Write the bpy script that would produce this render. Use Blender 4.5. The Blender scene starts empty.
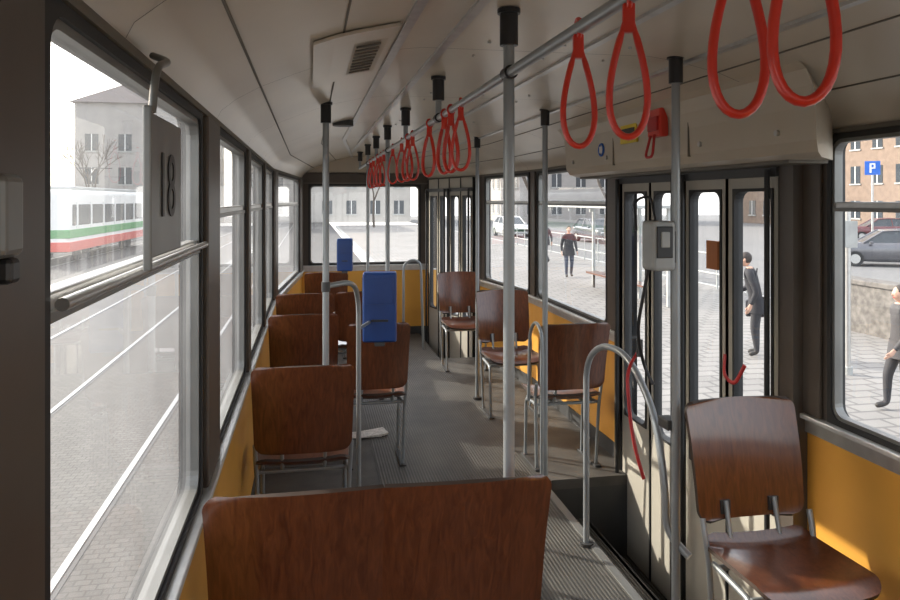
import bpy, bmesh, math, random
from mathutils import Vector, Matrix
random.seed(7)
EYE=1.72
PSI=math.atan(140/730)
# ---------------------------------------------------------------- materials
def nt(name):
    m=bpy.data.materials.new(name); m.use_nodes=True
    t=m.node_tree; b=t.nodes["Principled BSDF"]
    return m,t,b
def link(t,a,b): t.links.new(a,b)
def pm(name,col,rough=.5,metal=0,var=.12,scale=6,bump=0,bscale=60,coat=0,stretch=(1,1,1),spec=.5):
    m,t,b=nt(name)
    b.inputs['Roughness'].default_value=rough
    b.inputs['Metallic'].default_value=metal
    b.inputs['Coat Weight'].default_value=coat
    b.inputs['Coat Roughness'].default_value=.12
    b.inputs['Specular IOR Level'].default_value=spec
    tc=t.nodes.new('ShaderNodeTexCoord'); mp=t.nodes.new('ShaderNodeMapping')
    mp.inputs['Scale'].default_value=stretch
    link(t,tc.outputs['Object'],mp.inputs['Vector'])
    n=t.nodes.new('ShaderNodeTexNoise'); n.inputs['Scale'].default_value=scale; n.inputs['Detail'].default_value=5
    link(t,mp.outputs[0],n.inputs['Vector'])
    r=t.nodes.new('ShaderNodeValToRGB')
    r.color_ramp.elements[0].position=.3; r.color_ramp.elements[1].position=.7
    r.color_ramp.elements[0].color=tuple(c*(1-var) for c in col)+(1,)
    r.color_ramp.elements[1].color=tuple(min(1,c*(1+var)) for c in col)+(1,)
    link(t,n.outputs['Fac'],r.inputs['Fac']); link(t,r.outputs['Color'],b.inputs['Base Color'])
    if bump:
        n2=t.nodes.new('ShaderNodeTexNoise'); n2.inputs['Scale'].default_value=bscale
        link(t,tc.outputs['Object'],n2.inputs['Vector'])
        bp=t.nodes.new('ShaderNodeBump'); bp.inputs['Strength'].default_value=bump; bp.inputs['Distance'].default_value=.01
        link(t,n2.outputs['Fac'],bp.inputs['Height']); link(t,bp.outputs['Normal'],b.inputs['Normal'])
    return m
M={}
M['cream']=pm('cream_panel',(.50,.44,.345),.42,var=.05,scale=2)
M['cream2']=pm('cream_panel_light',(.52,.465,.375),.30,var=.07,scale=2)
M['seam']=pm('seam_dark',(.14,.125,.10),.6)
M['brown']=pm('brown_post_panel',(.085,.068,.054),.40,var=.1)
M['grayfr']=pm('window_frame_grey',(.22,.22,.21),.4,metal=.5)
M['alu']=pm('aluminium',(.55,.55,.54),.35,metal=.8,var=.08,scale=20)
M['sill']=pm('sill_metal',(.62,.62,.60),.35,metal=.35,var=.1,scale=15)
M['yellow']=pm('yellow_panel',(.62,.30,.045),.45,var=.08,scale=3)
M['rubber']=pm('black_rubber',(.018,.018,.018),.6)
M['black']=pm('black_plastic',(.02,.02,.022),.35)
M['tube']=pm('painted_tube_grey',(.30,.32,.33),.32,metal=.35,var=.06)
M['dgrey']=pm('dark_grey_metal',(.06,.06,.06),.5,metal=.3)
M['red']=pm('red_plastic',(.66,.035,.015),.32,var=.05,coat=.3)
M['redt']=pm('red_strap',(.45,.02,.02),.5)
M['blue']=pm('blue_enamel',(.010,.05,.21),.35,var=.1,coat=.2)
M['lgrey']=pm('light_grey_plastic',(.38,.39,.38),.45)
M['white']=pm('white_print',(.8,.8,.78),.5,var=.03)
M['ystick']=pm('yellow_sticker',(.8,.6,.05),.5)
M['ostick']=pm('orange_sticker',(.45,.15,.04),.5)
M['paper']=pm('newsprint',(.6,.58,.55),.8,var=.3,scale=60)
M['door']=pm('door_leaf_grey',(.40,.37,.31),.45,var=.06)
M['edge']=pm('plywood_edge',(.04,.025,.018),.5)
def wood(name,c0,c1):
    m,t,b=nt(name)
    tc=t.nodes.new('ShaderNodeTexCoord'); mp=t.nodes.new('ShaderNodeMapping'); oi=t.nodes.new('ShaderNodeObjectInfo')
    ad=t.nodes.new('ShaderNodeVectorMath'); ad.operation='ADD'
    cm=t.nodes.new('ShaderNodeCombineXYZ'); mu=t.nodes.new('ShaderNodeMath'); mu.operation='MULTIPLY'; mu.inputs[1].default_value=9
    link(t,oi.outputs['Random'],mu.inputs[0]); link(t,mu.outputs[0],cm.inputs[0]); link(t,mu.outputs[0],cm.inputs[1])
    link(t,tc.outputs['Object'],ad.inputs[0]); link(t,cm.outputs[0],ad.inputs[1])
    mp.inputs['Scale'].default_value=(9,6,1.2)
    link(t,ad.outputs[0],mp.inputs['Vector'])
    n=t.nodes.new('ShaderNodeTexNoise'); n.inputs['Scale'].default_value=6; n.inputs['Detail'].default_value=9; n.inputs['Distortion'].default_value=1.2
    link(t,mp.outputs[0],n.inputs['Vector'])
    r=t.nodes.new('ShaderNodeValToRGB'); r.color_ramp.elements[0].position=.3; r.color_ramp.elements[1].position=.72
    r.color_ramp.elements[0].color=c0+(1,); r.color_ramp.elements[1].color=c1+(1,)
    link(t,n.outputs['Fac'],r.inputs['Fac']); link(t,r.outputs['Color'],b.inputs['Base Color'])
    b.inputs['Roughness'].default_value=.30; b.inputs['Coat Weight'].default_value=.7; b.inputs['Coat Roughness'].default_value=.14
    return m
M['wood']=wood('lacquered_beech_brown',(.075,.020,.007),(.155,.048,.017))
def glass(name,haze,rough=.02):
    m,t,b=nt(name); t.nodes.remove(b)
    out=[n for n in t.nodes if n.type=='OUTPUT_MATERIAL'][0]
    tr=t.nodes.new('ShaderNodeBsdfTransparent'); tr.inputs[0].default_value=(.95,.96,.96,1)
    gl=t.nodes.new('ShaderNodeBsdfGlossy'); gl.inputs['Roughness'].default_value=rough
    ge=t.nodes.new('ShaderNodeNewGeometry'); dt=t.nodes.new('ShaderNodeVectorMath'); dt.operation='DOT_PRODUCT'
    link(t,ge.outputs['Normal'],dt.inputs[0]); link(t,ge.outputs['Incoming'],dt.inputs[1])
    def mth(op,a,bv=None):
        n=t.nodes.new('ShaderNodeMath'); n.operation=op
        for i,q in enumerate((a,bv)):
            if q is None: continue
            if isinstance(q,(int,float)): n.inputs[i].default_value=q
            else: link(t,q,n.inputs[i])
        return n.outputs[0]
    c=mth('ABSOLUTE',dt.outputs['Value']); f=mth('POWER',mth('SUBTRACT',1.0,c),5.0); f=mth('MULTIPLY',f,.85); f=mth('ADD',f,.06)
    mx=t.nodes.new('ShaderNodeMixShader'); link(t,f,mx.inputs[0]); link(t,tr.outputs[0],mx.inputs[1]); link(t,gl.outputs[0],mx.inputs[2])
    df=t.nodes.new('ShaderNodeBsdfTranslucent'); df.inputs[0].default_value=(.9,.93,.97,1)
    tc=t.nodes.new('ShaderNodeTexCoord'); n=t.nodes.new('ShaderNodeTexNoise'); n.inputs['Scale'].default_value=3; n.inputs['Detail'].default_value=6
    link(t,tc.outputs['Object'],n.inputs['Vector'])
    mu=mth('MULTIPLY',n.outputs['Fac'],haze*2)
    m2=t.nodes.new('ShaderNodeMixShader'); link(t,mu,m2.inputs[0]); link(t,mx.outputs[0],m2.inputs[1]); link(t,df.outputs[0],m2.inputs[2])
    link(t,m2.outputs[0],out.inputs[0]); return m
M['glassL']=glass('dusty_window_glass',.05)
M['glassR']=glass('window_glass',.015)
def floor_mat():
    m,t,b=nt('ribbed_rubber_floor')
    tc=t.nodes.new('ShaderNodeTexCoord')
    w=t.nodes.new('ShaderNodeTexWave'); w.wave_type='BANDS'; w.bands_direction='X'; w.inputs['Scale'].default_value=17
    link(t,tc.outputs['Object'],w.inputs['Vector'])
    n=t.nodes.new('ShaderNodeTexNoise'); n.inputs['Scale'].default_value=3; n.inputs['Detail'].default_value=8
    link(t,tc.outputs['Object'],n.inputs['Vector'])
    r=t.nodes.new('ShaderNodeValToRGB'); r.color_ramp.elements[0].color=(.06,.056,.05,1); r.color_ramp.elements[1].color=(.15,.14,.122,1)
    r.color_ramp.elements[0].position=.3; r.color_ramp.elements[1].position=.75
    link(t,n.outputs['Fac'],r.inputs['Fac'])
    mx=t.nodes.new('ShaderNodeMixRGB'); mx.blend_type='MULTIPLY'; mx.inputs[0].default_value=.6
    link(t,r.outputs[0],mx.inputs[1]); link(t,w.outputs['Color'],mx.inputs[2]); link(t,mx.outputs[0],b.inputs['Base Color'])
    bp=t.nodes.new('ShaderNodeBump'); bp.inputs['Strength'].default_value=.6; bp.inputs['Distance'].default_value=.004
    link(t,w.outputs['Fac'],bp.inputs['Height']); link(t,bp.outputs[0],b.inputs['Normal'])
    b.inputs['Roughness'].default_value=.5
    return m
M['ribbed']=floor_mat()
M['floor']=pm('smooth_rubber_floor',(.075,.07,.063),.55,var=.35,scale=5,bump=.2,bscale=300)
def cobble(name,c1,c2,mort,scale,rough=.7):
    m,t,b=nt(name)
    tc=t.nodes.new('ShaderNodeTexCoord'); br=t.nodes.new('ShaderNodeTexBrick')
    br.inputs['Scale'].default_value=scale; br.inputs['Color1'].default_value=c1+(1,); br.inputs['Color2'].default_value=c2+(1,); br.inputs['Mortar'].default_value=mort+(1,)
    br.inputs['Mortar Size'].default_value=.03; br.inputs['Brick Width'].default_value=.5; br.inputs['Row Height'].default_value=.35
    link(t,tc.outputs['Object'],br.inputs['Vector'])
    n=t.nodes.new('ShaderNodeTexNoise'); n.inputs['Scale'].default_value=.7; n.inputs['Detail'].default_value=6
    link(t,tc.outputs['Object'],n.inputs['Vector'])
    mx=t.nodes.new('ShaderNodeMixRGB'); mx.blend_type='MULTIPLY'; mx.inputs[0].default_value=.4
    link(t,br.outputs['Color'],mx.inputs[1]); link(t,n.outputs['Fac'],mx.inputs[2]); link(t,mx.outputs[0],b.inputs['Base Color'])
    b.inputs['Roughness'].default_value=rough
    return m
M['cobble']=cobble('street_cobbles',(.115,.11,.103),(.08,.077,.073),(.04,.038,.035),4.5)
M['paving']=cobble('pavement_slabs',(.30,.29,.275),(.26,.25,.24),(.16,.155,.15),1.2)
M['asphalt']=pm('asphalt',(.15,.15,.15),.8,var=.15,scale=8)
M['steel']=pm('rail_steel',(.45,.45,.45),.35,metal=.6)
M['fac1']=pm('facade_grey',(.36,.34,.32),.8,var=.1,scale=1)
M['fac2']=pm('facade_brown',(.20,.145,.11),.8,var=.15,scale=2)
M['fac3']=pm('facade_pale',(.40,.38,.35),.8,var=.08,scale=1)
M['roof']=pm('roof_tiles',(.22,.19,.18),.8)
M['pane']=pm('building_window_pane',(.05,.06,.07),.15)
M['bark']=pm('tree_bark',(.10,.08,.065),.9)
M['stone']=pm('rough_stone_wall',(.13,.12,.11),.9,var=.4,scale=8,bump=.6,bscale=10)
M['skin']=pm('skin',(.55,.33,.24),.5,var=.04)
M['hair']=pm('dark_hair',(.03,.02,.015),.6)
M['coatg']=pm('grey_coat',(.055,.052,.055),.8)
M['coatb']=pm('black_coat',(.02,.02,.025),.8)
M['jeans']=pm('jeans',(.05,.06,.09),.8)
M['trous']=pm('dark_trousers',(.03,.03,.035),.8)
M['shoe']=pm('shoes',(.02,.018,.016),.5)
M['carr']=pm('car_paint_maroon',(.12,.02,.025),.25,metal=.3,coat=1)
M['carg']=pm('car_paint_grey',(.12,.12,.135),.25,metal=.5,coat=1)
M['carw']=pm('car_paint_white',(.7,.7,.7),.3,coat=1)
M['tyre']=pm('tyre',(.02,.02,.02),.8)
M['signb']=pm('sign_blue',(.01,.12,.55),.4)
M['lampr']=pm('tail_lamp_red',(.5,.01,.01),.3)
M['green']=pm('painted_green',(.05,.30,.08),.5)

# ---------------------------------------------------------------- mesh builder
class MB:
    def __init__(s):
        s.v=[];s.f=[];s.mi=[];s.sm=[];s.mats=[];s.M=Matrix.Identity(4)
    def midx(s,k):
        if k not in s.mats: s.mats.append(k)
        return s.mats.index(k)
    def add(s,vs,fs,mat,smooth=False):
        o=len(s.v); i=s.midx(mat)
        s.v+= [s.M@Vector(v) for v in vs]
        for f in fs: s.f.append([o+k for k in f]); s.mi.append(i); s.sm.append(smooth)
    def hexa(s,c,mat):
        s.add(c,[(0,1,2,3),(7,6,5,4),(0,4,5,1),(1,5,6,2),(2,6,7,3),(3,7,4,0)],mat)
    def box(s,x0,x1,y0,y1,z0,z1,mat,bev=0,seg=2):
        if bev<=0:
            s.hexa([(x0,y0,z0),(x1,y0,z0),(x1,y1,z0),(x0,y1,z0),(x0,y0,z1),(x1,y0,z1),(x1,y1,z1),(x0,y1,z1)],mat); return
        bm=bmesh.new(); bmesh.ops.create_cube(bm,size=1)
        for v in bm.verts: v.co=Vector(((x0+x1)/2+v.co.x*(x1-x0),(y0+y1)/2+v.co.y*(y1-y0),(z0+z1)/2+v.co.z*(z1-z0)))
        bmesh.ops.bevel(bm,geom=bm.edges[:],offset=bev,segments=seg,profile=.5,affect='EDGES')
        bm.verts.ensure_lookup_table(); bm.verts.index_update()
        s.add([v.co.copy() for v in bm.verts],[[v.index for v in f.verts] for f in bm.faces],mat,False); bm.free()
    def tube(s,pts,r,mat,seg=10,closed=False,sx=1.0,up=None):
        pts=[Vector(p) for p in pts]; n=len(pts)
        rs=r if isinstance(r,(list,tuple)) else [r]*n
        vs=[];fs=[]; prev=None
        for i in range(n):
            if closed: t=(pts[(i+1)%n]-pts[i-1])
            else: t=pts[min(i+1,n-1)]-pts[max(i-1,0)]
            t.normalize()
            if up is not None: a=Vector(up)
            elif prev is not None: a=prev
            else: a=Vector((0,0,1)) if abs(t.z)<.9 else Vector((1,0,0))
            a=(a-t*a.dot(t)); a.normalize(); prev=a; b=t.cross(a)
            for k in range(seg):
                an=2*math.pi*k/seg
                vs.append(pts[i]+a*math.cos(an)*rs[i]*sx+b*math.sin(an)*rs[i])
        m=n if closed else n-1
        for i in range(m):
            j=(i+1)%n
            for k in range(seg):
                l=(k+1)%seg; fs.append((i*seg+k,i*seg+l,j*seg+l,j*seg+k))
        s.add(vs,fs,mat,True)
        if not closed:
            s.add(vs[:seg],[list(range(seg))[::-1]],mat); s.add(vs[-seg:],[list(range(seg))],mat)
    def cyl(s,a,b,r,mat,seg=16): s.tube([a,b],r,mat,seg)
    def frame(s,s0,s1,z0,z1,border,r,n0,n1,mat,ro=.004):
        def rr(a0,a1,b0,b1,r,k=5):
            o=[]
            for (cx,cy,st) in ((a1-r,b1-r,0),(a0+r,b1-r,90),(a0+r,b0+r,180),(a1-r,b0+r,270)):
                for i in range(k+1):
                    an=math.radians(st+90*i/k); o.append((cx+r*math.cos(an),cy+r*math.sin(an)))
            return o
        O=rr(s0,s1,z0,z1,ro); I=rr(s0+border,s1-border,z0+border,z1-border,r); n=len(O)
        vs=[(p[0],n0,p[1]) for p in O]+[(p[0],n0,p[1]) for p in I]+[(p[0],n1,p[1]) for p in O]+[(p[0],n1,p[1]) for p in I]
        fs=[]
        for i in range(n):
            j=(i+1)%n
            fs+=[(i,j,n+j,n+i),(2*n+i,3*n+i,3*n+j,2*n+j),(i,2*n+i,2*n+j,j),(n+i,n+j,3*n+j,3*n+i)]
        s.add(vs,fs,mat)
    def pane(s,s0,s1,z0,z1,nn,mat):
        s.add([(s0,nn,z0),(s1,nn,z0),(s1,nn,z1),(s0,nn,z1)],[(0,1,2,3)],mat)
    def shell(s,P,nu,nv,t,mat,edge):
        g=[[Vector(P(-1+2*i/nu,j/nv)) for j in range(nv+1)] for i in range(nu+1)]
        T=[];B=[]
        for i in range(nu+1):
            for j in range(nv+1):
                du=g[min(i+1,nu)][j]-g[max(i-1,0)][j]; dv=g[i][min(j+1,nv)]-g[i][max(j-1,0)]
                nn=du.cross(dv); nn.normalize(); T.append(g[i][j]+nn*t/2); B.append(g[i][j]-nn*t/2)
        N=nv+1; q=[(i*N+j,(i+1)*N+j,(i+1)*N+j+1,i*N+j+1) for i in range(nu) for j in range(nv)]
        s.add(T,q,mat,True); s.add(B,[a[::-1] for a in q],mat,True)
        ring=[i*N for i in range(nu+1)]+[nu*N+j for j in range(1,N)]+[i*N+nv for i in range(nu-1,-1,-1)]+[j for j in range(nv-1,0,-1)]
        k=len(ring)
        s.add([T[a] for a in ring]+[B[a] for a in ring],[(i,(i+1)%k,k+(i+1)%k,k+i) for i in range(k)],edge)
    def ell(s,c,r,mat,nu=14,nv=10,fn=None):
        vs=[];fs=[]
        for j in range(nv+1):
            ph=math.pi*j/nv
            for i in range(nu):
                th=2*math.pi*i/nu; d=Vector((math.sin(ph)*math.cos(th),math.sin(ph)*math.sin(th),math.cos(ph)))
                k=fn(d) if fn else 1
                vs.append((c[0]+d.x*r[0]*k,c[1]+d.y*r[1]*k,c[2]+d.z*r[2]*k))
        for j in range(nv):
            for i in range(nu):
                l=(i+1)%nu; fs.append((j*nu+i,j*nu+l,(j+1)*nu+l,(j+1)*nu+i))
        s.add(vs,fs,mat,True)
    def build(s,name,loc=(0,0,0),rot=0,parent=None):
        me=bpy.data.meshes.new(name); me.from_pydata([tuple(v) for v in s.v],[],s.f)
        for k in s.mats: me.materials.append(M[k])
        me.polygons.foreach_set('material_index',s.mi); me.polygons.foreach_set('use_smooth',s.sm)
        bm=bmesh.new(); bm.from_mesh(me)
        bmesh.ops.recalc_face_normals(bm,faces=bm.faces); bm.to_mesh(me); bm.free(); me.update()
        ob=bpy.data.objects.new(name,me); bpy.context.scene.collection.objects.link(ob)
        ob.location=loc; ob.rotation_euler=(0,0,rot)
        if parent: ob.parent=parent
        return ob
def fillet(pts,r,k=5):
    pts=[Vector(p) for p in pts]; out=[pts[0]]
    for i in range(1,len(pts)-1):
        a,b,c=pts[i-1],pts[i],pts[i+1]
        d1=(a-b);d2=(c-b); rr=min(r,d1.length*.49,d2.length*.49); p=b+d1.normalized()*rr; q=b+d2.normalized()*rr
        for j in range(k+1):
            t=j/k; out.append((1-t)**2*p+2*t*(1-t)*b+t*t*q)
    out.append(pts[-1]); return out
def frameM(P0,P1,outward):
    P0=Vector((P0[0],P0[1],0));P1=Vector((P1[0],P1[1],0)); sv=(P1-P0).normalized()
    nv=Vector((sv.y,-sv.x,0))
    if nv.dot(Vector((outward[0],outward[1],0)))<0: nv=-nv
    m=Matrix.Identity(4)
    for i in range(3): m[i][0]=sv[i];m[i][1]=nv[i];m[i][2]=(0,0,1)[i];m[i][3]=P0[i]
    return m,(P1-P0).length

# ---------------------------------------------------------------- tram shell
TH=.06; ZS=.85; ZT=1.975; ZH=2.07
def wall(mb,Mx,L,wins,doors=[],zs=ZS,zt=ZT,lowmat='yellow'):
    mb.M=Mx
    cuts=sorted(doors); s=0
    for (a,b) in cuts+[(L,L)]:
        if a>s:
            mb.box(s,a,0,TH,.1,zs-.02,lowmat); mb.box(s,a,-.004,TH,-.02,.1,'dgrey'); mb.box(s,a,.01,TH,-.6,-.02,'dgrey')
            mb.box(s,a,-.035,TH,zs-.02,zs,'sill',.004)
            mb.box(s,a,-.012,0,zs-.075,zs-.02,'alu')
        s=b
    ops=sorted([(a,b) for a,b in wins]+cuts); s=0
    for (a,b) in ops+[(L,L)]:
        if a>s:
            mb.box(s,a,0,TH,zs,zt,'brown')
            if a-s>.12: mb.box(s+.03,a-.03,-.02,0,zs,zt,'brown',.006)
        s=b
    mb.box(0,L,0,TH,zt,ZH,'brown')
    mb.box(0,L,-.012,0,zt+.003,zt+.02,'seam')
    mb.M=Matrix.Identity(4)
def window(name,Mx,a,b,z0,z1,tr,gl,handle=False):
    mb=MB(); mb.M=Mx
    mb.frame(a,b,z0,z1,.02,.05,-.008,.058,'rubber')
    mb.frame(a+.012,b-.012,z0+.012,z1-.012,.022,.045,.0,.035,'grayfr')
    if tr:
        mb.box(a+.02,b-.02,.004,.035,tr-.013,tr+.013,'alu',.004)
        mb.box(a+.025,b-.025,-.004,.008,tr-.024,tr-.010,'grayfr')
        if handle:
            mb.tube([(a+.03,-.018,tr),(b-.03,-.018,tr)],.009,'alu')
    mb.pane(a+.02,b-.02,z0+.02,z1-.02,.022,gl)
    return mb.build(name)
wn=[0]
def addwins(Mx,L,wins,z0,z1,trs,gl):
    for i,(a,b) in enumerate(wins):
        wn[0]+=1
        window('window_%d'%wn[0],Mx,a,b,z0,z1,trs[i],gl,handle=(trs[i] and trs[i]<1.62))
Y0=-2.5
ML,LL=frameM((-.32,Y0),(-.32,6.6),(-1,0)); wl=[(-2.1,-.85),(-.65,.55),(.95,2.27),(2.62,3.77),(3.96,5.12),(5.28,6.47)]
wl=[(a-Y0,b-Y0) for a,b in wl]
MLt,LLt=frameM((-.32,6.6),(-.10,9.3),(-1,0)); wlt=[(.25,2.3)]
mb=MB(); wall(mb,ML,LL,wl); wall(mb,MLt,LLt,wlt); mb.build('wall_left')
addwins(ML,LL,wl,ZS,ZT,[1.68,1.68,1.59,1.68,1.68,1.68],'glassL'); addwins(MLt,LLt,wlt,ZS,ZT,[1.68],'glassL')
MR,LR=frameM((2.0,Y0),(2.0,6.4),(1,0)); wr=[(a-Y0,b-Y0) for a,b in [(-2.2,-.9),(-.6,.8),(1.1,2.535),(4.70,6.27)]]
D1=(2.75-Y0,4.37-Y0)
MR2,LR2=frameM((2.0,6.4),(1.85,7.8),(1,0)); wr2=[(.08,1.3)]
MR3,LR3=frameM((1.85,7.8),(1.5,9.3),(1,0)); D2=(.1,1.42)
mb=MB(); wall(mb,MR,LR,wr,[D1]); wall(mb,MR2,LR2,wr2); wall(mb,MR3,LR3,[],[D2])
mb.box(1.935,2.06,2.66,2.75,-.5,1.975,'brown'); mb.box(1.935,2.06,4.37,4.44,-.5,1.975,'brown'); mb.build('wall_right')
addwins(MR,LR,wr,ZS,ZT,[1.70]*4,'glassR'); addwins(MR2,LR2,wr2,ZS,ZT,[1.70],'glassR')
MB_,LB=frameM((-.10,9.3),(1.5,9.3),(0,1)); mb=MB(); wall(mb,MB_,LB,[(.08,1.5)],zs=.9,zt=1.92); mb.M=MB_; mb.box(0,LB,0,TH,2.06,2.35,'cream'); mb.build('wall_rear')
addwins(MB_,LB,[(.08,1.5)],.9,1.92,[None],'glassR')
MF,LF=frameM((-.32,Y0),(2.0,Y0),(0,-1)); mb=MB(); wall(mb,MF,LF,[(.3,2.0)]); mb.M=MF; mb.box(0,LF,0,TH,2.06,2.35,'cream'); mb.build('wall_front')
addwins(MF,LF,[(.3,2.0)],ZS,ZT,[None],'glassR')

def xl(y): return -.32 if y<=6.6 else -.32+.22*(y-6.6)/2.7
def xr(y): return 2.0 if y<=6.4 else (2.0-.15*(y-6.4)/1.4 if y<=7.8 else 1.85-.35*(y-7.8)/1.5)
prof=[(0,1.995),(.02,2.035),(.07,2.075),(.15,2.12),(.27,2.17),(.42,2.225),(.60,2.265),(.72,2.28)]
def ceil_pts(y,off=0):
    L=[(xl(y)+a,z+off) for a,z in prof]; R=[(xr(y)-a,z+off) for a,z in prof]
    return L+R[::-1]
mb=MB(); ys=[Y0,0,3,6.4,6.6,7.8,9.3]
rows=[ceil_pts(y) for y in ys]; rows2=[ceil_pts(y,.05) for y in ys]; n=len(rows[0])
vs=[(p[0],y,p[1]) for y,r in zip(ys,rows) for p in r]; vs2=[(p[0],y,p[1]) for y,r in zip(ys,rows2) for p in r]
fs=[(i*n+k,i*n+k+1,(i+1)*n+k+1,(i+1)*n+k) for i in range(len(ys)-1) for k in range(n-1)]
mb.add(vs,fs,'cream2',True)
mb.add(vs2,fs,'cream2',True)
mb.box(-.45,2.1,Y0-.1,9.4,2.36,2.42,'cream')
mb.build('ceiling')
def trim_along(name,k,side,w,mat,dz=-.004,h=.006):
    mb=MB()
    a,z=k
    for i in range(len(ys)-1):
        y0,y1=ys[i],ys[i+1]
        f=(lambda y:xl(y)+a) if side=='l' else (lambda y:xr(y)-a)
        if side=='c': f=lambda y:a
        mb.hexa([(f(y0)-w/2,y0,z+dz-h),(f(y0)+w/2,y0,z+dz-h),(f(y1)+w/2,y1,z+dz-h),(f(y1)-w/2,y1,z+dz-h),
                 (f(y0)-w/2,y0,z+dz+h),(f(y0)+w/2,y0,z+dz+h),(f(y1)+w/2,y1,z+dz+h),(f(y1)-w/2,y1,z+dz+h)],mat)
    mb.build(name)
trim_along('trim_1',(.42,2.225),'l',.006,'seam',-.001,.003); trim_along('trim_2',(.15,2.12),'l',.006,'seam',-.001,.003)
trim_along('trim_3',(.62,2.268),'l',.03,'alu'); trim_along('trim_4',(.475,2.28),'c',.03,'alu')
trim_along('trim_5',(1.0,2.28),'c',.03,'alu'); trim_along('trim_6',(.42,2.225),'r',.006,'seam',-.001,.003); trim_along('trim_7',(.15,2.12),'r',.006,'seam',-.001,.003)
trim_along('trim_9',(.56,2.258),'r',.03,'alu')
mb=MB()
for y in [-1.2,.1,1.35,2.62,3.87,5.2,6.5,7.8]:
    r=ceil_pts(y,-.002); r2=ceil_pts(y,-.006)
    n=len(r)
    mb.add([(p[0],y-.002,p[1]) for p in r2]+[(p[0],y+.002,p[1]) for p in r2],[(i,i+1,n+i+1,n+i) for i in range(n-1)],'seam')
mb.build('trim_8')
# ceiling screws and small loudspeaker roundels
mb=MB()
for y in [1.45,2.5,2.75,3.75,4.0,5.1,5.35]:
    for x in (.15,.62,.9,1.15): mb.cyl((x,y,2.25 if x<.2 else 2.272),(x,y,2.28),.006,'alu',8)
mb.build('ceiling_screws')
mb=MB()
mb.cyl((.22,5.0,2.222),(.22,5.0,2.26),.07,'dgrey',20); mb.build('ceiling_loudspeaker')
def slope_pt(a): 
    for i in range(len(prof)-1):
        if prof[i][0]<=a<=prof[i+1][0]:
            t=(a-prof[i][0])/(prof[i+1][0]-prof[i][0]); return prof[i][1]*(1-t)+prof[i+1][1]*t
def panel(name,a0,a1,y0,y1,mat,slots=0,side='l'):
    mb=MB(); f=(lambda a:-.32+a) if side=='l' else (lambda a:2.0-a)
    N=4
    for i in range(N):
        p=a0+(a1-a0)*i/N; q=a0+(a1-a0)*(i+1)/N
        zp,zq=slope_pt(p)-.004,slope_pt(q)-.004
        mb.hexa([(f(p),y0,zp-.010),(f(q),y0,zq-.010),(f(q),y1,zq-.010),(f(p),y1,zp-.010),(f(p),y0,zp),(f(q),y0,zq),(f(q),y1,zq),(f(p),y1,zp)],mat)
    for j in range(slots):
        y=y0+(y1-y0)*(j+1)/(slots+1); p=a0+.02;q=a1-.02; zp,zq=slope_pt(p)-.013,slope_pt(q)-.013
        mb.hexa([(f(p),y-.006,zp-.006),(f(q),y-.006,zq-.006),(f(q),y+.006,zq-.006),(f(p),y+.006,zp-.006),(f(p),y-.006,zp),(f(q),y-.006,zq),(f(q),y+.006,zq),(f(p),y+.006,zp)],'seam')
    mb.build(name)
panel('ceiling_hatch',.33,.59,2.2,3.05,'cream2',0); panel('ceiling_vent_grille',.45,.57,2.35,2.95,'cream',9)
panel('ceiling_vent_grille',.17,.29,1.62,1.85,'dgrey',5,'r')
# door mechanism housing (end face raked back to the wall)
mb=MB()
pr=[(2.0,1.875),(1.80,1.875),(1.745,1.89),(1.72,1.93),(1.715,2.05),(1.705,2.12),(1.68,2.175),(1.64,2.21),(1.60,2.225),(2.0,2.06)]
n=len(pr)
def yend(x): return 2.24+.27*max(0,(x-1.72)/.28)
mb.add([(x,yend(x),z) for x,z in pr]+[(x,4.75,z) for x,z in pr],[(i,(i+1)%n,n+(i+1)%n,n+i) for i in range(n)]+[list(range(n)),list(range(n,2*n))],'cream')
for y in (3.1,3.95): mb.box(1.711,1.73,y-.003,y+.003,1.92,2.12,'seam')
for y in (2.45,3.0,4.05,4.6): mb.cyl((1.708,y,1.97),(1.73,y,1.97),.012,'alu',10)
mb.box(1.80,1.97,2.50,4.70,1.862,1.876,'seam')
mb.build('door_mechanism_cover')
mb=MB(); mb.box(1.700,1.712,3.62,3.82,2.03,2.13,'ystick'); mb.box(1.697,1.703,3.64,3.80,2.065,2.11,'black'); mb.build('yellow_notice_sticker')
mb=MB(); mb.tube([(1.711,4.12+.035*math.cos(t/16*6.283),2.02+.035*math.sin(t/16*6.283)) for t in range(16)],.006,'signb',6,True); mb.box(1.706,1.716,4.10,4.14,2.0,2.04,'white'); mb.build('round_pictogram_sticker')
# ----- floor with step well
mb=MB()
def fl(x0,x1,y0,y1,mat,z1=0): mb.box(x0,x1,y0,y1,-.06,z1,mat)
fl(-.32,.42,Y0,6.6,'floor'); fl(.42,1.38,Y0,9.3,'ribbed',.004); fl(1.38,2.0,Y0,2.7,'floor'); fl(1.38,2.0,4.28,6.4,'floor')
mb.hexa([(-.32,6.6,-.06),(.42,6.6,-.06),(.42,9.3,-.06),(-.1,9.3,-.06),(-.32,6.6,0),(.42,6.6,0),(.42,9.3,0),(-.1,9.3,0)],'floor')
mb.hexa([(1.38,6.4,-.06),(2.0,6.4,-.06),(1.85,7.8,-.06),(1.38,7.8,-.06),(1.38,6.4,0),(2.0,6.4,0),(1.85,7.8,0),(1.38,7.8,0)],'floor')
mb.hexa([(1.38,7.8,-.3),(1.85,7.8,-.3),(1.5,9.3,-.3),(1.38,9.3,-.3),(1.38,7.8,-.24),(1.85,7.8,-.24),(1.5,9.3,-.24),(1.38,9.3,-.24)],'ribbed')
mb.box(1.36,1.40,2.7,4.28,-.26,.0,'dgrey'); mb.box(1.36,1.40,2.7,4.28,0,.010,'grayfr')
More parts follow.
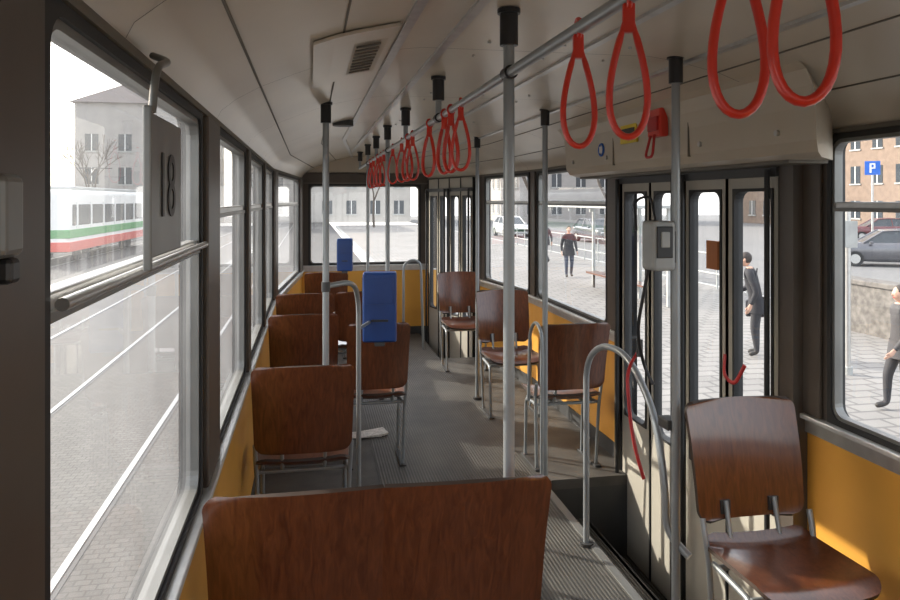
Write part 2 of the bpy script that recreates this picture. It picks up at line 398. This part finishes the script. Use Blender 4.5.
mb.box(1.40,1.68,2.7,4.28,-.29,-.25,'ribbed'); mb.box(1.66,1.69,2.7,4.28,-.52,-.25,'dgrey'); mb.box(1.69,2.05,2.7,4.28,-.56,-.5,'ribbed')
mb.box(1.40,1.98,2.66,2.70,-.52,-.06,'dgrey'); mb.box(1.40,1.98,4.28,4.32,-.52,-.06,'dgrey')
mb.box(-.1,2.0,Y0,9.2,-.62,-.57,'dgrey')
mb.build('floor')

# ----- doors
def leaf(mb,a,b,z0,z1,n0,n1,gl='glassR'):
    mb.frame(a+.006,b-.006,z0,z1,.055,.055,n0,n1,'door')
    mb.frame(a+.048,b-.048,z0+.048,z1-.048,.014,.05,n0-.006,n1+.006,'rubber')
    mb.pane(a+.055,b-.055,z0+.055,z1-.055,(n0+n1)/2,gl)
    mb.box(a-.006,a+.006,n0-.008,n1+.008,z0,z1,'rubber'); mb.box(b-.006,b+.006,n0-.008,n1+.008,z0,z1,'rubber')
def door(name,Mx,a,b,zb,zt,n0=-.05,win0=.38,win1=1.76,stick=True):
    mb=MB(); mb.M=Mx; w=(b-a-.02)/4
    for i in range(4):
        s0=a+.01+i*w; s1=s0+w
        leaf(mb,s0,s1,win0-.06,win1+.06,n0,n0+.035)
        mb.box(s0+.006,s1-.006,n0,n0+.035,zb,win0-.06,'door'); mb.box(s0+.006,s1-.006,n0,n0+.035,win1+.06,zt,'door')
        mb.box(s0-.006,s0+.006,n0-.008,n0+.04,zb,zt,'rubber')
    mb.box(b-.016,b-.004,n0-.008,n0+.04,zb,zt,'rubber')
    mb.box(a,b,n0-.03,n0-.006,1.82,1.86,'dgrey')
    for q in (a+.04,(a+b)/2-.05,(a+b)/2+.05,b-.04):
        mb.tube([(q,n0-.045,zb),(q,n0-.045,1.85)],.012,'rubber')
    if stick: mb.box(a+.48,a+.58,n0-.012,n0-.005+.004,1.38,1.52,'ostick') 
    return mb.build(name)
door('door_1',MR,D1[0],D1[1],-.5,ZT)
door('door_2',MR3,D2[0],D2[1],-.23,ZT,stick=False)

# ---------------------------------------------------------------- poles & rails
ZR=2.09
def socket(mb,x,y,zc):
    mb.cyl((x,y,zc-.105),(x,y,zc),.027,'black'); mb.cyl((x,y,zc-.012),(x,y,zc+.002),.034,'black')
def pole(x,y,z0,zc,base=True,r=.0165):
    mb=MB(); mb.cyl((x,y,z0),(x,y,zc-.09),r,'tube'); socket(mb,x,y,zc)
    if base: mb.cyl((x,y,z0),(x,y,z0+.02),.04,'dgrey')
    else: mb.cyl((x,y,z0),(x,y,z0+.05),.023,'dgrey')
    return mb
pole(.57,2.06,.50,2.275,False).build('grab_pole')
pole(.57,5.45,.5,2.275,False).build('grab_pole')
pole(.57,7.35,.004,2.275).build('grab_pole')
pole(.08,3.80,.5,2.22,False).build('grab_pole')
pole(1.40,4.24,0.0,2.275).build('grab_pole')
pole(1.42,6.15,0,2.275).build('grab_pole')
pole(1.385,2.60,0,2.275).build('grab_pole')
mb=MB(); mb.tube([(.57,-1.5,ZR),(.57,8.6,ZR)],.0145,'tube',12)
for y in (-1.4,.3,2.06,3.25,5.45,7.35):
    mb.cyl((.57,y-.025,ZR),(.57,y+.025,ZR),.021,'black')
for y in (-1.4,.3,3.25,4.4,6.4,8.5):
    mb.cyl((.57,y,ZR),(.57,y,2.2),.014,'tube'); socket(mb,.57,y,2.275)
mb.build('ceiling_grab_rail')
def strap(y,ang,swing):
    mb=MB(); N=36; pts=[];rs=[]
    for i in range(N):
        t=2*math.pi*i/N; x=.048*math.sin(t)*abs(math.sin(t/2))**1.4; z=-.125+.118*math.cos(t)
        pts.append((x,0,z-.012)); rs.append(.0066 if z<-.06 else .005)
    mb.tube(pts,rs,'red',8,True,sx=1.7,up=(0,1,0))
    mb.tube([(.0,.021*math.sin(a/10*6.283),.021*math.cos(a/10*6.283)) for a in range(10)],.006,'red',6,True)
    mb.box(-.011,.011,-.009,.009,-.065,-.012,'red',.003)
    o=mb.build('hanging_strap',(.57,y,ZR),ang); o.rotation_euler=(swing,0,ang); 
for i,y in enumerate([.765,.9,1.245,1.5,2.75,2.95,3.1,3.5,4.1,4.3,4.6,5.1,5.75,6.0,6.25,6.7,7.0]):
    strap(y,-.35+random.uniform(-.5,.5) if i>3 else (-.45,-.35,-.3,-.15)[i],random.uniform(-.05,.05))
mb=MB()
p=[(1.35,3.44,0.004),(1.35,3.44,.92),(1.35,3.25,1.04),(1.36,2.98,1.05),(1.37,2.74,.86),(1.37,2.66,.60),(1.37,2.645,.42),(1.42,2.56,.36)]
mb.tube(fillet(p,.13,6),.015,'tube',12); mb.cyl((1.35,3.44,0.004),(1.35,3.44,.02),.036,'dgrey')
mb.box(1.35,1.40,2.60,2.68,.83,.87,'dgrey',.005)
mb.build('door_grab_rail')
mb=MB(); p=[(1.36,4.18,.004),(1.36,4.18,.93),(1.36,4.30,.98),(1.36,4.42,.9),(1.36,4.45,.45)]
mb.tube(fillet(p,.08,6),.011,'tube',12); mb.build('partition_grab_rail')
mb=MB(); p=[(1.05,8.3,.004),(1.05,8.3,.98),(1.15,8.3,1.04),(1.25,8.3,1.0),(1.28,8.3,.004)]
mb.tube(fillet(p,.08,6),.015,'tube',12); mb.build('partition_grab_rail')
mb=MB(); p=[(.085,3.82,1.275),(.23,3.95,1.285),(.267,4.1,1.16),(.267,4.1,.02)]
mb.tube(fillet(p,.09,6),.014,'tube',12); mb.cyl((.08,3.80,1.25),(.08,3.80,1.30),.022,'dgrey'); mb.tube([(.267,4.1,1.0),(.35,4.33,1.0)],.01,'tube'); mb.build('seat_grab_rail')
def blue_box(x,y,z,w,d,h):
    mb=MB(); mb.box(-w/2,w/2,-d/2,d/2,0,h,'blue',.012,3); mb.box(-w/2+.02,w/2-.02,-d/2-.004,-d/2+.004,h*.55,h-.03,'blue',.003)
    mb.box(-w/2+.05,w/2-.05,-d/2-.006,-d/2+.004,h*.3,h*.33,'black'); mb.box(-.03,.03,-d/2-.008,0,-.02,.002,'dgrey'); mb.box(-w/2-.004,-w/2+.004,-d/2+.02,d/2-.02,.03,h-.03,'dgrey')
    return mb.build('ticket_validator_box',(x,y,z),-.12)
blue_box(.41,4.36,.88,.20,.12,.41); blue_box(.36,7.7,.98,.16,.12,.34)
mb=MB(); mb.box(1.27,1.365,2.56,2.66,1.45,1.64,'lgrey',.014,3); mb.box(1.285,1.35,2.553,2.562,1.50,1.62,'black',.003); mb.box(1.30,1.335,2.548,2.560,1.54,1.60,'lgrey',.003)
mb.box(1.355,1.375,2.58,2.62,1.48,1.60,'dgrey'); mb.build('ticket_validator')
mb=MB(); mb.tube(fillet([(1.3,2.66,1.45),(1.27,2.70,1.2),(1.33,2.76,1.05),(1.35,2.72,.98)],.1,6),.007,'black',8)
mb.tube(fillet([(1.33,2.66,1.64),(1.33,2.7,1.74),(1.27,2.72,1.72),(1.26,2.68,1.6)],.05,6),.005,'black',8); mb.build('validator_cable')
mb=MB(); mb.box(1.665,1.712,3.28,3.42,2.03,2.17,'red',.01); mb.box(1.655,1.67,3.30,3.40,2.06,2.13,'redt',.004)
mb.tube(fillet([(1.66,3.33,2.04),(1.64,3.31,1.93),(1.64,3.39,1.93),(1.66,3.37,2.04)],.03,4),.007,'redt',8); mb.build('emergency_brake_handle')
mb=MB(); mb.tube(fillet([(1.345,2.83,1.10),(1.32,2.90,1.0),(1.31,2.85,.82),(1.31,2.80,.7),(1.34,2.78,.58)],.08,6),.010,'redt',6,sx=.4)
mb.tube([(1.345,2.83,1.07),(1.345,2.83,1.14)],.014,'dgrey',8); mb.build('red_safety_strap')
mb=MB(); mb.tube(fillet([(1.85,3.02,1.02),(1.83,3.0,.93),(1.84,2.93,.90),(1.86,2.88,1.0)],.05,6),.010,'redt',6,sx=.4); mb.build('red_safety_strap')

# ---------------------------------------------------------------- seats
def back_P(cx,w,zt,zb=.53,lean=.085,curve=.028,side=0):
    hh=zt-zb; RT=.035; RB=.05
    def P(a,b):
        z=zb+hh*b; rt=RT/hh; rb=RB/hh
        inset=0
        if b>1-rt: q=(b-(1-rt))/rt; inset=RT*(1-math.sqrt(max(0,1-q*q)))
        if b<rb: q=(rb-b)/rb; inset=RB*(1-math.sqrt(max(0,1-q*q)))
        inset+=.004+.012*(1-b)
        if side: inset*= max(0,a*side)
        else: inset*=abs(a)
        x=cx+a*w/2-(inset if a>0 else -inset)
        y=-lean*b+curve*a*a+ .012*math.sin(b*math.pi)
        return (x,y,z+.006*(1-a*a)*b)
    return P
def pan_P(cx,w,y0=.035,y1=.45,z=.455):
    def P(a,b):
        rf=.16; inset=0
        if b>1-rf: q=(b-(1-rf))/rf; inset=.07*(1-math.sqrt(max(0,1-q*q)))
        if b<.12: q=(.12-b)/.12; inset=.05*(1-math.sqrt(max(0,1-q*q)))
        x=cx+a*(w/2-inset-.008); y=y0+(y1-y0)*b
        zz=z-.018*math.sin(math.pi*b)*(1-a*a) +.01*a*a - (.035*((b-.8)/.2)**2 if b>.8 else 0)+(.03*((.15-b)/.15)**2 if b<.15 else 0)+.012*b
        return (x,y,zz)
    return P
def nonuni(P):
    def Q(a,b):
        bb=.5-.5*math.cos(math.pi*b); return P(a,.35*b+.65*bb)
    return Q
def seat(name,x,y,rot,w=.46,n=1,zt=.95):
    mb=MB(); tot=w*n
    for i in range(n):
        cx=-tot/2+w*(i+.5)
        if n==1: mb.shell(nonuni(back_P(cx,w+.006,zt)),16,36,.014,'wood','edge')
        else: mb.shell(nonuni(back_P(cx,w-.003,zt,curve=.026,side=-1 if i==0 else 1)),24,36,.016,'wood','edge')
        mb.shell(nonuni(pan_P(cx,w-.01)),14,30,.014,'wood','edge')
        for sx in (-.1,.1):
            mb.tube(fillet([(cx+sx,.014,.60),(cx+sx,.035,.52),(cx+sx,.06,.432),(cx+sx,.32,.425)],.05,5),.0095,'tube',8)
            mb.box(cx+sx-.02,cx+sx+.02,.002,.014,.55,.60,'dgrey')
    hw=tot/2-.03
    for sg in (-1,1):
        mb.tube(fillet([(sg*(hw+.018),.055,.56),(sg*(hw+.018),.075,.50),(sg*(hw+.012),.09,.41),(sg*(hw),.11,.0+.01)],.05,5),.011,'tube',8)
        mb.tube(fillet([(sg*hw,.36,.01),(sg*hw,.34,.40),(sg*hw,.10,.415)],.05,5),.011,'tube',8)
        mb.box(sg*hw-.02,sg*hw+.02,.07,.40,0.001,.014,'dgrey',.003)
    mb.tube([(-hw,.12,.41),(hw,.12,.41)],.011,'tube',8); mb.tube([(-hw,.33,.405),(hw,.33,.405)],.011,'tube',8)
    return mb.build(name,(x,y,0.001),rot)
seat('double_seat',.195,2.0,-.01,.47,2,.958)
seat('tram_seat',-.03,3.50,0,.475)
seat('tram_seat',-.04,5.05,0,.47); seat('tram_seat',.42,4.60,0,.40)
seat('tram_seat',-.04,6.15,0,.47); seat('tram_seat',.42,6.2,0,.43)
seat('tram_seat',.17,7.9,0,.46)
seat('tram_seat',1.62,2.49,math.pi,.46)
seat('tram_seat',1.62,4.36,0,.46)
seat('tram_seat',1.60,5.95,math.pi,.46)
seat('tram_seat',1.55,7.55,math.pi,.46)

# left route plate with arm
mb=MB(); mb.box(-.272,-.264,1.31,1.60,1.62,1.87,'grayfr',.003)
mb.tube(fillet([(-.30,1.50,2.0),(-.26,1.45,1.98),(-.26,1.33,1.95),(-.265,1.32,1.87)],.04,6),.007,'grayfr',8)
mb.box(-.276,-.262,1.30,1.312,1.60,1.88,'grayfr',.003)
rp=mb.build('route_number_plate')
c=bpy.data.curves.new('number','FONT'); c.body='18'; c.size=.17; c.extrude=.001
to=bpy.data.objects.new('number_text',c); bpy.context.scene.collection.objects.link(to); to.data.materials.append(M['dgrey'])
to.rotation_euler=(math.pi/2,0,math.pi/2); to.location=(-.2625,1.36,1.69); to.parent=rp
mb=MB(); mb.box(-.298,-.275,.735,.785,1.665,1.745,'grayfr',.008,3); mb.box(-.30,-.275,.75,.775,1.64,1.665,'black',.005); mb.build('emergency_hammer_holder')
mb=MB()
for k in range(3):
    a=.1*k; c_,s_=math.cos(a),math.sin(a); q=[(-.11,-.07),(.11,-.07),(.11,.07),(-.11,.07)]
    z=.003+.003*k
    mb.hexa([(.40+.02*k+u*c_-v*s_,5.35+u*s_+v*c_,z+.004) for u,v in q]+[(.40+.02*k+u*c_-v*s_,5.35+u*s_+v*c_,z+.006+.012*(u>0)) for u,v in q],'paper')
mb.build('newspaper')

# ---------------------------------------------------------------- outside
G=-.95
mb=MB(); mb.box(-60,2.2,-30,120,G-.1,G,'cobble'); mb.build('street_ground')
mb=MB(); mb.box(12.15,90,-30,120,G-.1,G-.01,'asphalt'); mb.build('road_ground')
mb=MB(); mb.box(2.7,12,-20,76,G-.1,G+.06,'paving'); mb.box(2.55,2.7,-20,76,G-.1,G+.07,'lgrey'); mb.box(12,12.15,-20,76,G-.1,G+.07,'lgrey'); mb.build('pavement_platform')
for x in (-1.75,-3.2,-4.9,-6.35,-10.1,-11.5):
    mb=MB(); mb.box(x-.028,x+.028,-20,86,G-.01,G+.012,'steel'); mb.box(x+.034,x+.07,-20,86,G-.01,G+.004,'dgrey'); mb.build('tram_track_rail')
mb=MB(); mb.box(-14.2,-14.0,-20,72,G,G+.12,'lgrey'); mb.box(-19,-14.2,-20,72,G,G+.06,'paving'); mb.build('far_sidewalk')
def building(name,x0,x1,y0,y1,h,mat,faces,fh=3.2,sp=2.6,roof=True):
    mb=MB(); mb.box(x0,x1,y0,y1,G,G+h,mat)
    nf=int(h/fh)
    for fc in faces:
        L=(y1-y0) if fc in 'we' else (x1-x0)
        nw=int(L/sp)
        for i in range(nw):
            for j in range(nf):
                c=(i+.5)*L/nw; z=G+j*fh+1.0; w=.6;hh=1.6
                if fc=='e': mb.box(x1-.05,x1+.03,y0+c-w,y0+c+w,z,z+hh,'pane'); mb.box(x1,x1+.1,y0+c-w-.1,y0+c+w+.1,z-.15,z-.02,'lgrey'); mb.box(x1,x1+.06,y0+c-.04,y0+c+.04,z,z+hh,'white')
                if fc=='w': mb.box(x0-.03,x0+.05,y0+c-w,y0+c+w,z,z+hh,'pane'); mb.box(x0-.1,x0,y0+c-w-.1,y0+c+w+.1,z-.15,z-.02,'lgrey'); mb.box(x0-.06,x0,y0+c-.04,y0+c+.04,z,z+hh,'white')
                if fc=='s': mb.box(x0+c-w,x0+c+w,y0-.03,y0+.05,z,z+hh,'pane'); mb.box(x0+c-w-.1,x0+c+w+.1,y0-.1,y0,z-.15,z-.02,'lgrey'); mb.box(x0+c-.04,x0+c+.04,y0-.06,y0,z,z+hh,'white')
    if roof:
        o=.4; zt=G+h
        mx=(x0+x1)/2
        mb.add([(x0-o,y0-o,zt),(x1+o,y0-o,zt),(x1+o,y1+o,zt),(x0-o,y1+o,zt),(mx,y0+1,zt+2.6),(mx,y1-1,zt+2.6)],[(0,1,4),(1,2,5,4),(2,3,5),(3,0,4,5),(0,1,2,3)],'roof')
    mb.build(name)
building('apartment_building',-38,-24,6,66,8.2,'fac3','es')
building('apartment_building',-22,-10,75,90,12,'fac1','es')
building('apartment_building',-8,12,88,100,13,'fac3','s')
building('brick_building',50,62,18,80,20,'fac2','ws')
building('apartment_building',24,36,82,96,14,'fac1','ws')
def far_tram(x,y):
    mb=MB(); mb.box(-1.2,1.2,-7,7,.5,3.1,'white',.2,3); mb.box(-1.22,1.22,-6.6,6.6,1.6,2.5,'pane',.05); mb.box(-1.23,1.23,-7.02,7.02,1.1,1.45,'green',.02); mb.box(-1.235,1.235,-7.03,7.03,.55,.95,'red',.02)
    for k in range(7): mb.box(-1.24,1.24,-6.0+k*2-.1,-6.0+k*2+.1,1.5,2.6,'white')
    for yy in (-4.6,-3.2,3.2,4.6):
        for s_ in (-1,1): mb.cyl((s_*.7,yy,.36),(s_*.85,yy,.36),.35,'tyre',16)
    mb.box(-1.0,1.0,-6,6,3.1,3.25,'lgrey',.05); mb.tube([(0,1,3.25),(0,0,3.8),(0,1.2,4.3)],.04,'dgrey',6); mb.tube([(-.8,1.2,4.3),(.8,1.2,4.3)],.03,'dgrey',6)
    mb.build('tram',(x,y,G),0)
far_tram(-10.8,39)
def tree(x,y,h,sd):
    rnd=random.Random(sd); mb=MB()
    def br(p,d,l,r,k):
        q=p+d*l; mid=p+d*l*.5+Vector((rnd.uniform(-.05,.05),rnd.uniform(-.05,.05),0))*l
        mb.tube([p,mid,q],[r,r*.85,r*.7],'bark',5)
        if k==0: return
        for _ in range(3 if k>1 else 4):
            nd=(d+Vector((rnd.uniform(-.8,.8),rnd.uniform(-.8,.8),rnd.uniform(-.15,.5)))).normalized(); br(q,nd,l*rnd.uniform(.6,.8),r*.6,k-1)
    br(Vector((x,y,G)),Vector((0,0,1)),h*.32,.13,4); mb.build('bare_tree')
for i,(x,y) in enumerate([(-16,58),(14.5,34),(15,48),(24,44),(6,70),(-4,72),(9,60)]): tree(x,y,8,i)

def car(x,y,rot,col):
    mb=MB(); L=4.3; W=1.75
    st=[(-2.15,.45,.62,.70),(-2.1,.28,.86,.80),(-1.5,.22,.93,.86),(-.7,.2,.96,.875),(.3,.2,.97,.875),(1.2,.2,.99,.875),(1.9,.24,.98,.84),(2.12,.35,.9,.78)]
    sec=[]
    for (px,zb,zt,hw) in st:
        sec.append([(-hw*.92,zb),(-hw,zb+.15),(-hw,zt-.18),(-hw*.93,zt),(hw*.93,zt),(hw,zt-.18),(hw,zb+.15),(hw*.92,zb)])
    n=8; vs=[(q[0],st[i][0],q[1]) for i in range(len(st)) for q in sec[i]]
    fs=[(i*n+k,i*n+(k+1)%n,(i+1)*n+(k+1)%n,(i+1)*n+k) for i in range(len(st)-1) for k in range(n)]+[list(range(n)),list(range((len(st)-1)*n,len(st)*n))]
    mb.add(vs,fs,col,True)
    g=[(-1.05,.95,.78),(-.35,1.40,.62),(.5,1.46,.62),(1.35,1.42,.60),(2.0,.97,.74)]
    vs=[];
    for (py,z,hw) in g: vs+=[(-.80,py,.94),(-hw,py,z),(hw,py,z),(.80,py,.94)]
    fs=[(i*4+k,i*4+(k+1)%4,(i+1)*4+(k+1)%4,(i+1)*4+k) for i in range(4) for k in range(4)]+[(0,1,2,3),(16,17,18,19)]
    mb.add(vs,fs,'pane')
    mb.hexa([(-.62,-.3,1.41),(.62,-.3,1.41),(.61,1.35,1.43),(-.61,1.35,1.43),(-.55,-.25,1.46),(.55,-.25,1.46),(.55,1.3,1.48),(-.55,1.3,1.48)],col)
    for s_ in (-1,1):
        mb.tube([(s_*.80,-1.05,.95),(s_*.64,-.33,1.42)],.035,col,6); mb.tube([(s_*.76,2.0,.97),(s_*.62,1.33,1.43)],.045,col,6); mb.tube([(s_*.81,.5,.95),(s_*.64,.45,1.44)],.03,col,6); mb.tube([(s_*.64,-.33,1.42),(s_*.63,.5,1.47),(s_*.62,1.33,1.43)],.03,col,6)
        for wy in (-1.35,1.3):
            mb.cyl((s_*.68,wy,.31),(s_*.885,wy,.31),.31,'tyre',20); mb.cyl((s_*.88,wy,.31),(s_*.895,wy,.31),.19,'alu',14)
        mb.box(s_*.62-.13,s_*.62+.13,-2.14,-2.06,.62,.74,'white',.02); mb.box(s_*.66-.1,s_*.66+.1,2.06,2.15,.7,.88,'lampr',.02)
        mb.box(min(s_*.86,s_*1.0),max(s_*.86,s_*1.0),-.85,-.72,.92,1.03,col,.02)
    mb.build('car',(x,y,G-.01),rot)
car(23.2,25.9,-2.1,'carg'); car(37,42,-2.0,'carr'); car(42,43,-2.0,'carw'); car(18,44,.05,'carg'); car(14.5,52,0,'carw'); car(33,31,-1.9,'carg')

mb=MB(); mb.box(10.6,11.0,9.2,13.8,G+.06,G+1.0,'stone'); mb.box(10.55,11.05,9.15,13.85,G+1.0,G+1.1,'stone',.02)
mb.build('stone_planter')
mb=MB(); mb.cyl((0,0,0),(0,0,4.5),.05,'alu',10); mb.box(-.32,.32,-.06,-.045,3.85,4.5,'signb',.005); mb.box(-.12,-.04,-.07,-.06,3.95,4.4,'white'); mb.box(-.12,.12,-.07,-.06,4.33,4.4,'white'); mb.box(-.12,.12,-.07,-.06,4.14,4.2,'white'); mb.box(.05,.12,-.07,-.06,4.14,4.4,'white')
mb.build('parking_sign',(26.0,30.0,G),-.7)
mb=MB(); mb.cyl((0,0,0),(0,0,2.5),.04,'alu',10); mb.box(-.12,.12,-.05,-.035,1.9,2.3,'lgrey',.003); mb.cyl((0,0,0),(0,0,.12),.07,'lgrey',10); mb.build('tram_stop_sign',(7.9,9.6,G+.06),-.5)
mb=MB()
for y in (0,1.6,3.2,4.8):
    mb.box(-.04,.04,y-.04,y+.04,0,2.4,'lgrey'); mb.box(-1.4,-1.32,y-.03,y+.03,2.3,2.4,'lgrey')
mb.box(-1.45,.1,-.15,4.95,2.4,2.48,'lgrey',.01); 
for y in (0,1.6,3.2): mb.box(-.005,.005,y+.05,y+1.55,.25,2.2,'glassR')
mb.box(-.45,-.08,.5,4.3,.42,.47,'wood'); 
for y in (.7,2.4,4.1): mb.box(-.3,-.25,y-.03,y+.03,0,.42,'dgrey')
mb.build('tram_stop_shelter',(8.6,16.5,G+.06))
def fence(x,y0,y1,z=0):
    mb=MB()
    for i in range(int((y1-y0)/1.5)+1): mb.cyl((x,y0+1.5*i,G+z),(x,y0+1.5*i,G+1.1),.03,'lgrey',8)
    for zz in (.5,1.08): mb.tube([(x,y0,G+zz),(x,y1,G+zz)],.025,'lgrey',8)
    mb.build('street_railing')
fence(11.7,18,44,.06); fence(-14.4,10,46,.06)
def lamp(x,y):
    mb=MB(); mb.tube(fillet([(x,y,G),(x,y,6.2),(x+.3,y,6.6),(x+1.4,y,6.7)],.4,5),.06,'lgrey',8); mb.box(x+1.1,x+1.8,y-.12,y+.12,6.6,6.72,'lgrey',.03); mb.build('street_lamp')
lamp(-8.2,22); lamp(12.4,22); lamp(-8.2,48)

# people
def skin(verts,edges,rad):
    me=bpy.data.meshes.new('t'); me.from_pydata(verts,edges,[]); ob=bpy.data.objects.new('t',me); bpy.context.scene.collection.objects.link(ob)
    sk=ob.modifiers.new('s','SKIN'); sk.use_smooth_shade=True
    for i,r in enumerate(rad):
        d=me.skin_vertices[0].data[i]; rr=r if isinstance(r,tuple) else (r,r); d.radius=rr; d.use_root=(i==0)
    su=ob.modifiers.new('u','SUBSURF'); su.levels=2; su.render_levels=2
    dg=bpy.context.evaluated_depsgraph_get(); ev=ob.evaluated_get(dg); m=ev.to_mesh()
    vs=[v.co.copy() for v in m.vertices]; fs=[list(p.vertices) for p in m.polygons]; ev.to_mesh_clear()
    bpy.data.objects.remove(ob); bpy.data.meshes.remove(me); return vs,fs
def person(x,y,rot,coat,trous,stride=.0,armL=None,armR=None,lean=0,hairlong=False,h=1.72,bag=False):
    mb=MB(); s=stride
    Lr=armL or [(.235,-.03-.1*s,1.10),(.24,.08-.25*s,.87)]
    Rr=armR or [(-.235,-.03+.12*s,1.10),(-.24,.08+.3*s,.88)]
    y_=lambda z:lean*max(0,z-.92)
    V=[(0,0,.93),(0,y_(1.1),1.10),(0,y_(1.3),1.30),(0,y_(1.43),1.43),(0,y_(1.5)+.01,1.50),
       (.17,y_(1.38),1.385),(Lr[0][0],Lr[0][1]+y_(1.1),Lr[0][2]),(Lr[1][0],Lr[1][1]+y_(1),Lr[1][2]),
       (-.17,y_(1.38),1.385),(Rr[0][0],Rr[0][1]+y_(1.1),Rr[0][2]),(Rr[1][0],Rr[1][1]+y_(1),Rr[1][2]),
       (.095,0,.86),(.10,.02+.22*s,.49),(.10,.28*s,.09),(.11,.15+.3*s,.045),
       (-.095,0,.86),(-.10,.05-.10*s,.49),(-.10,-.36*s,.09+.04*s),(-.11,.13-.34*s,.045+.01*s)]
    E=[(0,1),(1,2),(2,3),(3,4),(3,5),(5,6),(6,7),(3,8),(8,9),(9,10),(0,11),(11,12),(12,13),(13,14),(0,15),(15,16),(16,17),(17,18)]
    R=[(.17,.12),(.155,.115),(.175,.125),(.09,.08),.055,.075,.052,.036,.075,.052,.036,.10,.068,.045,.042,.10,.068,.045,.042]
    vs,fs=skin(V,E,R)
    grp={'c':[], 't':[], 's':[], 'k':[]}
    for f in fs:
        c=sum((vs[i] for i in f),Vector())/len(f)
        arm=abs(c.x)>.2
        if c.z<.11: grp['s'].append(f)
        elif c.z<.80 and not arm: grp['t'].append(f)
        elif c.z>1.475: grp['k'].append(f)
        else: grp['c'].append(f)
    for k,m in (('c',coat),('t',trous),('s','shoe'),('k','skin')):
        mb.add(vs,grp[k],m,True)
    N=20; a=[(.185*math.cos(t/N*6.283),.135*math.sin(t/N*6.283),.98) for t in range(N)]; b=[(.215*math.cos(t/N*6.283),.165*math.sin(t/N*6.283),.74) for t in range(N)]
    mb.add(a+b,[(i,(i+1)%N,N+(i+1)%N,N+i) for i in range(N)],coat,True)
    hy=y_(1.6)+.02; hz=1.61
    def hf(d): 
        k=1.0
        if d.z<-.3: k*=1-.12*abs(d.x)
        if d.y>.9 and abs(d.x)<.25: k*=1.04
        return k
    mb.ell((0,hy,hz),(.075,.095,.115),'skin',18,14,hf)
    mb.ell((0,hy+.098,hz-.012),(.012,.016,.022),'skin',8,6)
    for q in (-1,1):
        mb.ell((q*.03,hy+.086,hz+.012),(.012,.007,.008),'white',8,6); mb.ell((q*.03,hy+.0915,hz+.012),(.005,.004,.005),'black',6,5); mb.ell((q*.076,hy,hz),(.01,.02,.03),'skin',8,6)
    mb.ell((0,hy+.083,hz-.05),(.024,.008,.007),'redt',8,5)
    mb.ell((0,hy-.018,hz+.028),(.084,.095,.105),'hair',16,12)
    if hairlong: mb.ell((0,hy-.05,hz-.06),(.08,.055,.14),'hair',14,10)
    for (w,sg) in ((V[7],1),(V[10],-1)):
        w=Vector(w); e=Vector(V[6] if sg==1 else V[9]); d=(w-e).normalized()
        mb.tube([w-d*.01,w+d*.04,w+d*.09],[.026,.034,.03],'skin',8,sx=.5,up=(1,0,0))
        for i,l in enumerate((.065,.08,.075,.058)):
            o=Vector((0,-.022+.0145*i,0)); p=w+d*.085+o; mb.tube([p,p+d*l*.5+Vector((-sg*.004,.004,0)),p+d*l+Vector((-sg*.018,.012,0))],[.0085,.008,.006],'skin',6)
        p=w+d*.03+Vector((0,.025,0)); mb.tube([p,p+d*.03+Vector((0,.022,0)),p+d*.06+Vector((-sg*.005,.026,0))],[.01,.009,.007],'skin',6)
    if bag: mb.box(.22,.34,-.12,.18,.62,.9,'coatb',.03); mb.tube([(.28,0,.88),(.20,.02,1.2),(.10,0,1.46)],.012,'coatb',6)
    o=mb.build('pedestrian',(x,y,G+.06),rot); o.scale=(h/1.72,)*3
person(7.17,7.80,1.35,'coatg','trous',stride=.5,hairlong=True,h=1.55)
person(7.33,11.0,1.0,'coatb','trous',lean=.25,armL=[(.25,.1,1.12),(.2,.33,1.02)],bag=True)
person(8.6,23.5,3.0,'coatb','jeans',stride=.3); person(9.6,29,.5,'coatg','trous',stride=.8)
person(-12.8,27,0.2,'coatb','jeans',stride=.7)

# ---------------------------------------------------------------- light
w=bpy.data.worlds.new('World'); bpy.context.scene.world=w; w.use_nodes=True
bg=w.node_tree.nodes['Background']; sky=w.node_tree.nodes.new('ShaderNodeTexSky'); sky.sky_type='NISHITA'; sky.sun_disc=False
el=math.radians(27); th=math.radians(-38)
d=Vector((math.cos(el)*math.cos(th),math.cos(el)*math.sin(th),-math.sin(el)))
sky.sun_elevation=el; sky.sun_rotation=math.atan2(-d.x,-d.y); sky.dust_density=4; sky.air_density=1.0; sky.ozone_density=1
mixn=w.node_tree.nodes.new('ShaderNodeMixRGB'); mixn.inputs[0].default_value=.6; mixn.inputs[2].default_value=(4.45,4.4,4.35,1)
w.node_tree.links.new(sky.outputs[0],mixn.inputs[1]); w.node_tree.links.new(mixn.outputs[0],bg.inputs[0]); bg.inputs[1].default_value=.72
sl=bpy.data.lights.new('sun','SUN'); sl.energy=8; sl.angle=.01; sl.color=(1,.94,.84)
so=bpy.data.objects.new('sun',sl); bpy.context.scene.collection.objects.link(so); so.rotation_euler=d.to_track_quat('-Z','Y').to_euler(); so.location=(-10,10,12)
bpy.context.scene.view_settings.view_transform='Standard'
bpy.context.scene.view_settings.exposure=-.08
# ---------------------------------------------------------------- camera
cd=bpy.data.cameras.new('camera'); co=bpy.data.objects.new('camera',cd); bpy.context.scene.collection.objects.link(co)
cd.sensor_width=36; cd.lens=730/900*36; cd.shift_y=-100/900; cd.clip_start=.02; cd.clip_end=500
co.location=(0,0,EYE); co.rotation_euler=(math.pi/2,0,-PSI)
bpy.context.scene.camera=co
